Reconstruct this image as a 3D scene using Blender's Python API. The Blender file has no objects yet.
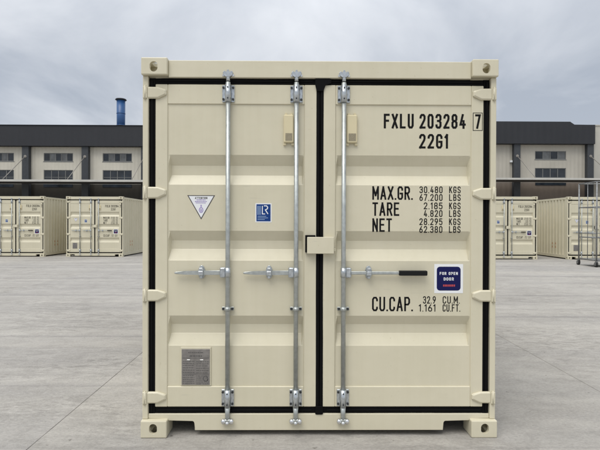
import bpy, bmesh, math, random
from mathutils import Vector, Matrix

random.seed(7)
PI = math.pi
scene = bpy.context.scene
COL = scene.collection

# ------------------------------------------------------------------ camera
cam_data = bpy.data.cameras.new("camera")
cam_data.sensor_width = 36.0
cam_data.lens = 465.0 / 600.0 * 36.0
cam_data.clip_start = 0.05
cam_data.clip_end = 3000.0
cam = bpy.data.objects.new("camera", cam_data)
COL.objects.link(cam)
yaw, pitch, roll = math.radians(0.494), math.radians(-0.225), math.radians(0.1622)
fwd = Vector((math.sin(yaw) * math.cos(pitch), math.cos(yaw) * math.cos(pitch), math.sin(pitch)))
r0 = Vector((math.cos(yaw), -math.sin(yaw), 0))
u0 = r0.cross(fwd)
rr = math.cos(roll) * r0 + math.sin(roll) * u0
uu = -math.sin(roll) * r0 + math.cos(roll) * u0
m = Matrix(((rr.x, uu.x, -fwd.x, -0.164), (rr.y, uu.y, -fwd.y, -3.166), (rr.z, uu.z, -fwd.z, 1.467), (0, 0, 0, 1)))
cam.matrix_world = m
scene.camera = cam

# ------------------------------------------------------------------ world: overcast sky
SUN_DIR = Vector((-0.42, -0.62, 1.45)).normalized()      # towards the sun, behind the camera and to its left
sun_el = math.asin(SUN_DIR.z)
sun_az = math.atan2(SUN_DIR.x, SUN_DIR.y)
world = bpy.data.worlds.new("World")
scene.world = world
world.use_nodes = True
nt = world.node_tree
nt.nodes.clear()
N = nt.nodes.new
L = nt.links.new
w_out = N("ShaderNodeOutputWorld")
sky = N("ShaderNodeTexSky")
sky.sky_type = 'NISHITA'
sky.sun_disc = False
sky.sun_elevation = sun_el
sky.sun_rotation = sun_az
bg_sky = N("ShaderNodeBackground")
bg_sky.inputs[1].default_value = 0.09
L(sky.outputs[0], bg_sky.inputs[0])
tc = N("ShaderNodeTexCoord")
sep = N("ShaderNodeSeparateXYZ")
L(tc.outputs["Generated"], sep.inputs[0])
den = N("ShaderNodeMath"); den.operation = 'MAXIMUM'; den.inputs[1].default_value = 0.0
L(sep.outputs[2], den.inputs[0])
den2 = N("ShaderNodeMath"); den2.operation = 'ADD'; den2.inputs[1].default_value = 0.30
L(den.outputs[0], den2.inputs[0])
dx = N("ShaderNodeMath"); dx.operation = 'DIVIDE'
dy = N("ShaderNodeMath"); dy.operation = 'DIVIDE'
L(sep.outputs[0], dx.inputs[0]); L(den2.outputs[0], dx.inputs[1])
L(sep.outputs[1], dy.inputs[0]); L(den2.outputs[0], dy.inputs[1])
comb = N("ShaderNodeCombineXYZ")
L(dx.outputs[0], comb.inputs[0]); L(dy.outputs[0], comb.inputs[1])
n1 = N("ShaderNodeTexNoise")
n1.inputs["Scale"].default_value = 1.0
n1.inputs["Detail"].default_value = 7.0
n1.inputs["Roughness"].default_value = 0.52
n1.inputs["Distortion"].default_value = 0.5
L(comb.outputs[0], n1.inputs["Vector"])
ramp = N("ShaderNodeValToRGB")
ramp.color_ramp.elements[0].position = 0.38
ramp.color_ramp.elements[0].color = (0.318, 0.348, 0.398, 1)
ramp.color_ramp.elements[1].position = 0.62
ramp.color_ramp.elements[1].color = (0.605, 0.622, 0.65, 1)
L(n1.outputs[0], ramp.inputs[0])
bg_cloud = N("ShaderNodeBackground")
# evenly overcast sky: brighter overhead than low down, thinning to a paler rim at the horizon all round
hz_ = N("ShaderNodeFloatCurve")
cv = hz_.mapping.curves[0]
cv.points[0].location = (0.0, 0.57); cv.points[1].location = (1.0, 0.90)
cv.points.new(0.30, 0.50); cv.points.new(0.6, 0.68)
hz_.mapping.update()
L(den.outputs[0], hz_.inputs["Value"])
hz2 = N("ShaderNodeMath"); hz2.operation = 'MULTIPLY'; hz2.inputs[1].default_value = 2.0
L(hz_.outputs[0], hz2.inputs[0])
L(hz2.outputs[0], bg_cloud.inputs[1])
L(ramp.outputs[0], bg_cloud.inputs[0])
mixw = N("ShaderNodeMixShader")
mixw.inputs[0].default_value = 0.92
L(bg_sky.outputs[0], mixw.inputs[1])
L(bg_cloud.outputs[0], mixw.inputs[2])
L(mixw.outputs[0], w_out.inputs[0])

sun_data = bpy.data.lights.new("sun", 'SUN')
sun_data.energy = 1.5
sun_data.angle = math.radians(40)
sun_data.color = (1.0, 0.965, 0.90)
sun = bpy.data.objects.new("sun", sun_data)
COL.objects.link(sun)
sun.rotation_euler = SUN_DIR.to_track_quat('Z', 'Y').to_euler()
sun.location = (0, 0, 30)

scene.view_settings.view_transform = 'Standard'
scene.view_settings.look = 'None'
scene.view_settings.gamma = 1.0
scene.view_settings.use_curve_mapping = False
scene.view_settings.exposure = 0.53
scene.render.engine = 'CYCLES'

# ------------------------------------------------------------------ materials
MATS = {}

def new_mat(name):
    mt = bpy.data.materials.new(name)
    mt.use_nodes = True
    MATS[name] = mt
    return mt, mt.node_tree, mt.node_tree.nodes["Principled BSDF"]

def simple(name, col, rough=0.5, metal=0.0, var=0.06, scale=6.0, bump=0.0, bscale=80.0, spec=0.5):
    mt, t, b = new_mat(name)
    b.inputs["Roughness"].default_value = rough
    b.inputs["Metallic"].default_value = metal
    b.inputs["Specular IOR Level"].default_value = spec
    co = t.nodes.new("ShaderNodeTexCoord")
    nz = t.nodes.new("ShaderNodeTexNoise")
    nz.inputs["Scale"].default_value = scale
    nz.inputs["Detail"].default_value = 6
    t.links.new(co.outputs["Object"], nz.inputs["Vector"])
    rp = t.nodes.new("ShaderNodeValToRGB")
    rp.color_ramp.elements[0].position = 0.3
    rp.color_ramp.elements[1].position = 0.7
    rp.color_ramp.elements[0].color = tuple(c * (1 - var) for c in col) + (1,)
    rp.color_ramp.elements[1].color = tuple(min(1, c * (1 + var)) for c in col) + (1,)
    t.links.new(nz.outputs[0], rp.inputs[0])
    t.links.new(rp.outputs[0], b.inputs["Base Color"])
    if bump:
        nb = t.nodes.new("ShaderNodeTexNoise")
        nb.inputs["Scale"].default_value = bscale
        nb.inputs["Detail"].default_value = 3
        t.links.new(co.outputs["Object"], nb.inputs["Vector"])
        bp = t.nodes.new("ShaderNodeBump")
        bp.inputs["Strength"].default_value = bump
        bp.inputs["Distance"].default_value = 0.004
        t.links.new(nb.outputs[0], bp.inputs["Height"])
        t.links.new(bp.outputs[0], b.inputs["Normal"])
    return mt

def cream_paint():
    mt, t, b = new_mat("cream_paint")
    nd, ln = t.nodes.new, t.links.new
    co = nd("ShaderNodeTexCoord")
    big = nd("ShaderNodeTexNoise"); big.inputs["Scale"].default_value = 1.6; big.inputs["Detail"].default_value = 4
    ln(co.outputs["Object"], big.inputs["Vector"])
    # faint vertical run marks left by rain
    mp = nd("ShaderNodeMapping"); mp.inputs["Scale"].default_value = (26, 26, 0.9)
    ln(co.outputs["Object"], mp.inputs[0])
    st = nd("ShaderNodeTexNoise"); st.inputs["Scale"].default_value = 1.0; st.inputs["Detail"].default_value = 5
    ln(mp.outputs[0], st.inputs["Vector"])
    r1 = nd("ShaderNodeValToRGB")
    r1.color_ramp.elements[0].position = 0.32; r1.color_ramp.elements[0].color = (0.60, 0.558, 0.418, 1)
    r1.color_ramp.elements[1].position = 0.7; r1.color_ramp.elements[1].color = (0.64, 0.593, 0.452, 1)
    ln(big.outputs[0], r1.inputs[0])
    r2 = nd("ShaderNodeValToRGB")
    r2.color_ramp.elements[0].position = 0.34; r2.color_ramp.elements[0].color = (0.982, 0.980, 0.972, 1)
    r2.color_ramp.elements[1].position = 0.56; r2.color_ramp.elements[1].color = (1, 1, 1, 1)
    ln(st.outputs[0], r2.inputs[0])
    mx = nd("ShaderNodeMix"); mx.data_type = 'RGBA'; mx.blend_type = 'MULTIPLY'; mx.inputs[0].default_value = 1.0
    ln(r1.outputs[0], mx.inputs[6]); ln(r2.outputs[0], mx.inputs[7])
    # dust specks
    sp = nd("ShaderNodeTexNoise"); sp.inputs["Scale"].default_value = 55; sp.inputs["Detail"].default_value = 2
    ln(co.outputs["Object"], sp.inputs["Vector"])
    r3 = nd("ShaderNodeValToRGB")
    r3.color_ramp.elements[0].position = 0.70; r3.color_ramp.elements[0].color = (1, 1, 1, 1)
    r3.color_ramp.elements[1].position = 0.80; r3.color_ramp.elements[1].color = (0.86, 0.84, 0.80, 1)
    ln(sp.outputs[0], r3.inputs[0])
    mx2 = nd("ShaderNodeMix"); mx2.data_type = 'RGBA'; mx2.blend_type = 'MULTIPLY'; mx2.inputs[0].default_value = 1.0
    ln(mx.outputs[2], mx2.inputs[6]); ln(r3.outputs[0], mx2.inputs[7])
    # thin scuffs: stretched noise lines, broken up by a patch mask
    ms = nd("ShaderNodeMapping"); ms.inputs["Scale"].default_value = (5, 5, 90); ms.inputs["Rotation"].default_value = (0, 0.35, 0)
    ln(co.outputs["Object"], ms.inputs[0])
    sc = nd("ShaderNodeTexNoise"); sc.inputs["Scale"].default_value = 1.0; sc.inputs["Detail"].default_value = 3
    ln(ms.outputs[0], sc.inputs["Vector"])
    pm = nd("ShaderNodeTexNoise"); pm.inputs["Scale"].default_value = 2.6; pm.inputs["Detail"].default_value = 3
    ln(co.outputs["Object"], pm.inputs["Vector"])
    ra = nd("ShaderNodeMapRange"); ra.inputs[1].default_value = 0.66; ra.inputs[2].default_value = 0.74
    ln(sc.outputs[0], ra.inputs[0])
    rb = nd("ShaderNodeMapRange"); rb.inputs[1].default_value = 0.56; rb.inputs[2].default_value = 0.66
    ln(pm.outputs[0], rb.inputs[0])
    mm = nd("ShaderNodeMath"); mm.operation = 'MULTIPLY'
    ln(ra.outputs[0], mm.inputs[0]); ln(rb.outputs[0], mm.inputs[1])
    mq = nd("ShaderNodeMath"); mq.operation = 'MULTIPLY'; mq.inputs[1].default_value = 0.35
    ln(mm.outputs[0], mq.inputs[0])
    mx3 = nd("ShaderNodeMix"); mx3.data_type = 'RGBA'
    mx3.inputs[7].default_value = (0.40, 0.37, 0.31, 1)
    ln(mq.outputs[0], mx3.inputs[0]); ln(mx2.outputs[2], mx3.inputs[6])
    ln(mx3.outputs[2], b.inputs["Base Color"])
    b.inputs["Roughness"].default_value = 0.40
    b.inputs["Specular IOR Level"].default_value = 0.45
    wv = nd("ShaderNodeTexNoise"); wv.inputs["Scale"].default_value = 3.2; wv.inputs["Detail"].default_value = 3
    ln(co.outputs["Object"], wv.inputs["Vector"])
    b1 = nd("ShaderNodeBump"); b1.inputs["Strength"].default_value = 0.35; b1.inputs["Distance"].default_value = 0.02
    ln(wv.outputs[0], b1.inputs["Height"])
    op = nd("ShaderNodeTexNoise"); op.inputs["Scale"].default_value = 260; op.inputs["Detail"].default_value = 1
    ln(co.outputs["Object"], op.inputs["Vector"])
    b2 = nd("ShaderNodeBump"); b2.inputs["Strength"].default_value = 0.05; b2.inputs["Distance"].default_value = 0.002
    ln(op.outputs[0], b2.inputs["Height"]); ln(b1.outputs[0], b2.inputs["Normal"])
    ln(b2.outputs[0], b.inputs["Normal"])
    return mt

def galvanised():
    mt, t, b = new_mat("galvanised_steel")
    nd, ln = t.nodes.new, t.links.new
    co = nd("ShaderNodeTexCoord")
    nz = nd("ShaderNodeTexNoise"); nz.inputs["Scale"].default_value = 38; nz.inputs["Detail"].default_value = 5
    ln(co.outputs["Object"], nz.inputs["Vector"])
    r1 = nd("ShaderNodeValToRGB")
    r1.color_ramp.elements[0].position = 0.3; r1.color_ramp.elements[0].color = (0.38, 0.40, 0.39, 1)
    r1.color_ramp.elements[1].position = 0.7; r1.color_ramp.elements[1].color = (0.49, 0.515, 0.50, 1)
    ln(nz.outputs[0], r1.inputs[0]); ln(r1.outputs[0], b.inputs["Base Color"])
    r2 = nd("ShaderNodeMapRange"); r2.inputs[3].default_value = 0.36; r2.inputs[4].default_value = 0.55
    ln(nz.outputs[0], r2.inputs[0]); ln(r2.outputs[0], b.inputs["Roughness"])
    b.inputs["Metallic"].default_value = 0.7
    return mt

def concrete(name, seed):
    mt, t, b = new_mat(name)
    nd, ln = t.nodes.new, t.links.new
    geo = nd("ShaderNodeNewGeometry")
    oi = nd("ShaderNodeObjectInfo")

    def noise(scale, detail, sx=1, sy=1, rough=0.55, off=0, dist=0.0):
        mp = nd("ShaderNodeMapping")
        mp.inputs["Scale"].default_value = (sx, sy, 1)
        mp.inputs["Location"].default_value = (off + seed, off * 1.7, 0)
        ln(geo.outputs["Position"], mp.inputs[0])
        n = nd("ShaderNodeTexNoise")
        n.inputs["Scale"].default_value = scale
        n.inputs["Detail"].default_value = detail
        n.inputs["Roughness"].default_value = rough
        n.inputs["Distortion"].default_value = dist
        ln(mp.outputs[0], n.inputs["Vector"])
        return n.outputs[0]

    def ramp(src, p0, c0, p1, c1):
        r = nd("ShaderNodeValToRGB")
        r.color_ramp.elements[0].position = p0; r.color_ramp.elements[0].color = tuple(c0) + (1,)
        r.color_ramp.elements[1].position = p1; r.color_ramp.elements[1].color = tuple(c1) + (1,)
        ln(src, r.inputs[0])
        return r.outputs[0]

    def mul(a, c, f=1.0):
        mx = nd("ShaderNodeMix"); mx.data_type = 'RGBA'; mx.blend_type = 'MULTIPLY'; mx.inputs[0].default_value = f
        ln(a, mx.inputs[6]); ln(c, mx.inputs[7])
        return mx.outputs[2]

    base = ramp(noise(0.55, 6), 0.3, (0.362, 0.343, 0.314), 0.7, (0.418, 0.398, 0.366))
    streak = ramp(noise(1.0, 6, 0.16, 1.6, 0.6, 3.1), 0.36, (0.88, 0.88, 0.885), 0.62, (1.05, 1.045, 1.035))
    fine = ramp(noise(4.5, 10, 0.8, 1.25, 0.78, 7.7, 0.6), 0.34, (0.84, 0.838, 0.835), 0.56, (1.03, 1.03, 1.03))
    grain = ramp(noise(45, 6, 0.9, 1.2, 0.7, 1.3), 0.32, (0.82, 0.82, 0.82), 0.64, (1.07, 1.07, 1.07))
    stain = ramp(noise(0.45, 6, 0.7, 1.2, 0.62, 12.3, 0.8), 0.52, (1, 1, 1), 0.72, (0.85, 0.848, 0.855))
    tyre = ramp(noise(1.0, 3, 0.07, 3.2, 0.5, 21.9, 0.3), 0.60, (1, 1, 1), 0.68, (0.83, 0.83, 0.845))
    specks = ramp(noise(17, 3, 1, 1, 0.5, 31.0), 0.69, (1, 1, 1), 0.76, (0.58, 0.57, 0.56))
    pale = ramp(noise(3.0, 8, 0.7, 1.6, 0.75, 41.0, 1.6), 0.60, (1, 1, 1), 0.70, (1.13, 1.13, 1.12))
    rough_patch = nd("ShaderNodeMapRange")          # worn, scraped areas between smooth ones
    rough_patch.inputs[1].default_value = 0.44; rough_patch.inputs[2].default_value = 0.62
    ln(noise(0.7, 4, 0.7, 1.1, 0.55, 55.0, 0.4), rough_patch.inputs[0])
    scrape = ramp(noise(7.0, 9, 0.55, 1.7, 0.8, 61.0, 1.2), 0.38, (0.72, 0.715, 0.71), 0.56, (1.08, 1.08, 1.075))
    c = mul(base, streak); c = mul(c, fine)
    mxs = nd("ShaderNodeMix"); mxs.data_type = 'RGBA'; mxs.blend_type = 'MULTIPLY'
    ln(rough_patch.outputs[0], mxs.inputs[0]); ln(c, mxs.inputs[6]); ln(scrape, mxs.inputs[7])
    c = mxs.outputs[2]
    c = mul(c, grain); c = mul(c, stain); c = mul(c, tyre); c = mul(c, specks); c = mul(c, pale)
    rnd = ramp(oi.outputs["Random"], 0.0, (0.95, 0.955, 0.97), 1.0, (1.03, 1.025, 1.01))
    c = mul(c, rnd)
    ln(c, b.inputs["Base Color"])
    b.inputs["Roughness"].default_value = 0.82
    b.inputs["Specular IOR Level"].default_value = 0.3
    h = nd("ShaderNodeMath"); h.operation = 'ADD'
    ln(noise(4.5, 10, 0.8, 1.25, 0.78, 7.7, 0.6), h.inputs[0]); ln(noise(90, 4, 1, 1, 0.6, 1.3), h.inputs[1])
    bp = nd("ShaderNodeBump"); bp.inputs["Strength"].default_value = 0.45; bp.inputs["Distance"].default_value = 0.010
    ln(h.outputs[0], bp.inputs["Height"]); ln(bp.outputs[0], b.inputs["Normal"])
    return mt

def cladding(name, col, scale=18.0):
    """profiled metal sheet far away: vertical ribs a few centimetres deep"""
    mt, t, b = new_mat(name)
    nd, ln = t.nodes.new, t.links.new
    co = nd("ShaderNodeTexCoord")
    wv = nd("ShaderNodeTexWave"); wv.wave_type = 'BANDS'; wv.bands_direction = 'X'
    wv.inputs["Scale"].default_value = scale / 20.0
    wv.inputs["Distortion"].default_value = 0.0
    ln(co.outputs["Object"], wv.inputs["Vector"])
    nz = nd("ShaderNodeTexNoise"); nz.inputs["Scale"].default_value = 0.5; nz.inputs["Detail"].default_value = 6
    ln(co.outputs["Object"], nz.inputs["Vector"])
    r = nd("ShaderNodeValToRGB")
    r.color_ramp.elements[0].position = 0.3; r.color_ramp.elements[0].color = tuple(c * 0.88 for c in col) + (1,)
    r.color_ramp.elements[1].position = 0.7; r.color_ramp.elements[1].color = tuple(c * 1.06 for c in col) + (1,)
    ln(nz.outputs[0], r.inputs[0]); ln(r.outputs[0], b.inputs["Base Color"])
    bp = nd("ShaderNodeBump"); bp.inputs["Strength"].default_value = 0.7; bp.inputs["Distance"].default_value = 0.03
    ln(wv.outputs[0], bp.inputs["Height"]); ln(bp.outputs[0], b.inputs["Normal"])
    b.inputs["Roughness"].default_value = 0.6
    return mt

cream_paint(); galvanised()
simple("zinc_plate", (0.50, 0.53, 0.55), 0.34, 0.8, var=0.2, scale=45)
concrete("concrete", 0.0)
simple("black_rubber", (0.003, 0.003, 0.0033), 0.7, var=0.2, spec=0.12)
simple("lettering_black", (0.006, 0.006, 0.006), 0.6, var=0.1, spec=0.15)
simple("grip_black", (0.006, 0.006, 0.006), 0.55, var=0.1, spec=0.25)
simple("zinc_bright", (0.72, 0.73, 0.74), 0.22, 0.95, var=0.12, scale=60)
simple("bolt_dark", (0.04, 0.043, 0.045), 0.5, 0.5, var=0.2, scale=60)
simple("vent_plastic", (0.63, 0.555, 0.36), 0.5, var=0.03)
simple("vent_mesh", (0.27, 0.235, 0.16), 0.7, var=0.25, scale=160)
simple("sticker_white", (0.78, 0.79, 0.80), 0.4, var=0.02)
simple("sticker_grey", (0.06, 0.055, 0.055), 0.4)
simple("sticker_lilac", (0.36, 0.30, 0.55), 0.4)
simple("sticker_navy", (0.008, 0.010, 0.075), 0.5, spec=0.15)
simple("sticker_blue", (0.010, 0.045, 0.19), 0.5, spec=0.15)
simple("sticker_paleblue", (0.30, 0.42, 0.60), 0.4)
simple("sticker_red", (0.42, 0.05, 0.06), 0.4)
simple("plate_grey", (0.225, 0.21, 0.195), 0.42, 0.25, var=0.14, scale=40)
simple("plate_text", (0.10, 0.095, 0.09), 0.5, var=0.1)
simple("side_orange", (0.46, 0.17, 0.05), 0.5, var=0.15, scale=30)
simple("underseal", (0.012, 0.011, 0.010), 0.85, var=0.3, spec=0.1)
simple("plywood", (0.10, 0.07, 0.045), 0.8, var=0.2)
simple("joint_dirt", (0.20, 0.19, 0.176), 0.95, var=0.7, scale=4)
cladding("wall_cream", (0.66, 0.62, 0.52))
cladding("wall_beige", (0.52, 0.485, 0.41), 16)
cladding("wall_pale", (0.50, 0.48, 0.42), 14)
cladding("parapet_dark", (0.018, 0.0195, 0.024), 10)
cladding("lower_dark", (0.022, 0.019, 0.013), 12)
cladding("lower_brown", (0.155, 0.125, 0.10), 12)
simple("column_dark", (0.045, 0.050, 0.056), 0.6, var=0.1)
simple("canopy_edge", (0.50, 0.49, 0.45), 0.5, var=0.08, scale=2)
simple("canopy_sheet", (0.055, 0.05, 0.045), 0.6, var=0.1)
simple("window_frame", (0.20, 0.20, 0.19), 0.5, var=0.05)
simple("window_glass", (0.020, 0.026, 0.034), 0.12, var=0.5, scale=1.2)
simple("window_blind", (0.14, 0.145, 0.145), 0.3, var=0.3, scale=2.0)
simple("chimney_blue", (0.022, 0.085, 0.23), 0.4, var=0.1, scale=1.5)
simple("chimney_cap", (0.012, 0.014, 0.02), 0.5)
simple("tie_steel", (0.30, 0.28, 0.25), 0.5, 0.3)
simple("cart_steel", (0.22, 0.225, 0.225), 0.45, 0.6, var=0.25, scale=20)
simple("wheel_rubber", (0.012, 0.012, 0.012), 0.7)

# ------------------------------------------------------------------ mesh builder
class MB:
    def __init__(self):
        self.bm = bmesh.new()

    def _bev(self, verts, w, seg=1):
        eds = list({e for v in verts for e in v.link_edges})
        if w > 0:
            bmesh.ops.bevel(self.bm, geom=eds, offset=w, segments=seg, affect='EDGES', profile=0.5)

    def box(self, x0, x1, y0, y1, z0, z1, bev=0.0, seg=1):
        bm = self.bm
        vs = [bm.verts.new((x, y, z)) for x in (x0, x1) for y in (y0, y1) for z in (z0, z1)]
        for f in ((0, 1, 3, 2), (4, 6, 7, 5), (0, 4, 5, 1), (2, 3, 7, 6), (0, 2, 6, 4), (1, 5, 7, 3)):
            bm.faces.new([vs[i] for i in f])
        self._bev(vs, bev, seg)
        return self

    def prism(self, pts, y0, y1, bev=0.0, seg=1):
        """polygon in x,z extruded along y"""
        bm = self.bm
        a = [bm.verts.new((x, y0, z)) for x, z in pts]
        b = [bm.verts.new((x, y1, z)) for x, z in pts]
        n = len(pts)
        bm.faces.new(a); bm.faces.new(b[::-1])
        for i in range(n):
            j = (i + 1) % n
            bm.faces.new((a[j], a[i], b[i], b[j]))
        self._bev(a + b, bev, seg)
        return self

    def tube(self, p0, p1, r0, r1=None, n=16, caps=True):
        bm = self.bm
        p0, p1 = Vector(p0), Vector(p1)
        r1 = r0 if r1 is None else r1
        d = (p1 - p0).normalized()
        u = d.orthogonal().normalized(); v = d.cross(u)
        a = []; b = []
        for i in range(n):
            t = 2 * PI * i / n
            o = u * math.cos(t) + v * math.sin(t)
            a.append(bm.verts.new(p0 + o * r0)); b.append(bm.verts.new(p1 + o * r1))
        for i in range(n):
            j = (i + 1) % n
            f = bm.faces.new((a[i], a[j], b[j], b[i])); f.smooth = True
        if caps:
            bm.faces.new(a[::-1]); bm.faces.new(b)
        return self

    def ball(self, c, r, sx=1, sy=1, sz=1, u=12, v=8):
        mt = Matrix.Translation(c) @ Matrix.Diagonal((sx, sy, sz, 1))
        res = bmesh.ops.create_uvsphere(self.bm, u_segments=u, v_segments=v, radius=r, matrix=mt)
        for ve in res['verts']:
            for f in ve.link_faces:
                f.smooth = True
        return self

    def mesh(self, name, mat):
        bmesh.ops.recalc_face_normals(self.bm, faces=self.bm.faces)
        me = bpy.data.meshes.new(name)
        self.bm.to_mesh(me); self.bm.free()
        me.materials.append(MATS[mat])
        return me

    def build(self, name, mat, parent=None, loc=None, label=None):
        return link(name, self.mesh(name, mat), parent, loc, label)

def link(name, me, parent=None, loc=None, label=None):
    o = bpy.data.objects.new(name, me)
    COL.objects.link(o)
    o.parent = parent
    if loc:
        o.location = loc
    if label:
        o["label"] = label
    return o

def raw(name, verts, faces, mat, parent=None, label=None, smooth=False):
    me = bpy.data.meshes.new(name)
    me.from_pydata(verts, [], faces)
    bm = bmesh.new(); bm.from_mesh(me)
    bmesh.ops.recalc_face_normals(bm, faces=bm.faces)
    bm.to_mesh(me); bm.free()
    me.materials.append(MATS[mat])
    return link(name, me, parent, None, label)

def thing(name, label, cat, loc=(0, 0, 0), group=None, rotz=0):
    o = bpy.data.objects.new(name, None)
    COL.objects.link(o)
    o.location = loc
    o.rotation_euler = (0, 0, rotz)
    o["label"] = label; o["category"] = cat
    if group:
        o["group"] = group
    return o

# ------------------------------------------------------------------ stroke lettering
GL = {
 '0': [[(0, .14), (.25, 0), (.75, 0), (1, .14), (1, .86), (.75, 1), (.25, 1), (0, .86), 'c']],
 'O': [[(0, .14), (.25, 0), (.75, 0), (1, .14), (1, .86), (.75, 1), (.25, 1), (0, .86), 'c']],
 '1': [[(0, .84), (.75, 1), (.75, 0)]],
 '2': [[(0, .80), (.04, .9), (.28, 1), (.72, 1), (.98, .9), (1, .72), (.9, .58), (0, .0), (1, 0)]],
 '3': [[(0, .84), (.06, .93), (.28, 1), (.72, 1), (.98, .9), (.98, .64), (.74, .53), (.36, .53)], [(.70, .53), (1, .40), (1, .13), (.74, 0), (.26, 0), (.04, .07), (0, .17)]],
 '4': [[(.72, 0), (.72, .52)], [(.52, 1), (.02, .25), (1, .25)]],
 '5': [[(.95, 1), (.08, 1), (.02, .55), (.3, .63), (.74, .63), (1, .5), (1, .14), (.74, 0), (.26, 0), (0, .14)]],
 '6': [[(.72, 1), (.05, .5), (0, .36), (0, .14), (.26, 0), (.74, 0), (1, .14), (1, .40), (.74, .54), (.26, .54), (.05, .42)]],
 '7': [[(0, 1), (1, 1), (.3, 0)]],
 '8': [[(.26, .53), (.03, .64), (.03, .89), (.28, 1), (.72, 1), (.97, .89), (.97, .64), (.74, .53), 'c'], [(.26, .50), (0, .39), (0, .12), (.26, 0), (.74, 0), (1, .12), (1, .39), (.74, .50)]],
 '9': [[(.28, 0), (.95, .5), (1, .64), (1, .86), (.74, 1), (.26, 1), (0, .86), (0, .60), (.26, .46), (.74, .46), (.95, .58)]],
 'A': [[(0, 0), (.5, 1), (1, 0)], [(.18, .27), (.82, .27)]],
 'B': [[(0, 0), (0, 1), (.7, 1), (.94, .9), (.94, .64), (.72, .53), (.05, .53)], [(.7, .53), (1, .40), (1, .13), (.72, 0), (0.03, 0)]],
 'C': [[(1, .78), (1, .87), (.74, 1), (.26, 1), (0, .87), (0, .13), (.26, 0), (.74, 0), (1, .13), (1, .22)]],
 'D': [[(0, 0), (0, 1), (.65, 1), (1, .84), (1, .16), (.65, 0), 'c']],
 'E': [[(.95, 1), (0, 1), (0, 0), (.95, 0)], [(0.02, .53), (.8, .53)]],
 'F': [[(.95, 1), (0, 1), (0, 0)], [(0.02, .53), (.8, .53)]],
 'G': [[(1, .78), (1, .87), (.74, 1), (.26, 1), (0, .87), (0, .13), (.26, 0), (.74, 0), (1, .13), (1, .46), (.55, .46)]],
 'I': [[(.5, 0), (.5, 1)]],
 'K': [[(0, 0), (0, 1)], [(.95, 1), (.06, .42)], [(.34, .60), (1, 0)]],
 'L': [[(0, 1), (0, 0), (.95, 0)]],
 'M': [[(0, 0), (0, 1), (.5, .3), (1, 1), (1, 0)]],
 'N': [[(0, 0), (0, 1), (1, 0), (1, 1)]],
 'P': [[(0, 0), (0, 1), (.72, 1), (1, .86), (1, .60), (.72, .46), (0.04, .46)]],
 'R': [[(0, 0), (0, 1), (.72, 1), (1, .87), (1, .62), (.72, .49), (0.04, .49)], [(.5, .46), (1, 0)]],
 'S': [[(1, .82), (.96, .9), (.74, 1), (.26, 1), (0, .88), (0, .66), (.22, .55), (.78, .46), (1, .35), (1, .13), (.74, 0), (.26, 0), (0.03, .09), (0, .19)]],
 'T': [[(0, 1), (1, 1)], [(.5, .98), (.5, 0)]],
 'U': [[(0, 1), (0, .14), (.26, 0), (.74, 0), (1, .14), (1, 1)]],
 'X': [[(0, 0), (1, 1)], [(0, 1), (.46, .55)], [(.54, .45), (1, 0)]],
}
WID = {'1': .62, 'I': .2, '.': .22, ' ': .55, 'M': 1.18, 'A': 1.08, 'X': 1.05, '4': 1.05}

def ribbon(pts, closed, w):
    P = [Vector((x, z)) for x, z in pts]
    n = len(P)
    left, right = [], []
    for i in range(n):
        a = P[i - 1] if (i > 0 or closed) else None
        b = P[(i + 1) % n] if (i < n - 1 or closed) else None
        d1 = (P[i] - a).normalized() if a is not None else None
        d2 = (b - P[i]).normalized() if b is not None else None
        if d1 is None: d1 = d2
        if d2 is None: d2 = d1
        n1 = Vector((-d1.y, d1.x)); n2 = Vector((-d2.y, d2.x))
        mdir = (n1 + n2)
        if mdir.length < 1e-6: mdir = n1
        mdir.normalize()
        k = min(1.0 / max(0.3, mdir.dot(n1)), 1.9)
        left.append(P[i] + mdir * (w / 2 * k)); right.append(P[i] - mdir * (w / 2 * k))
    return left, right

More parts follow.
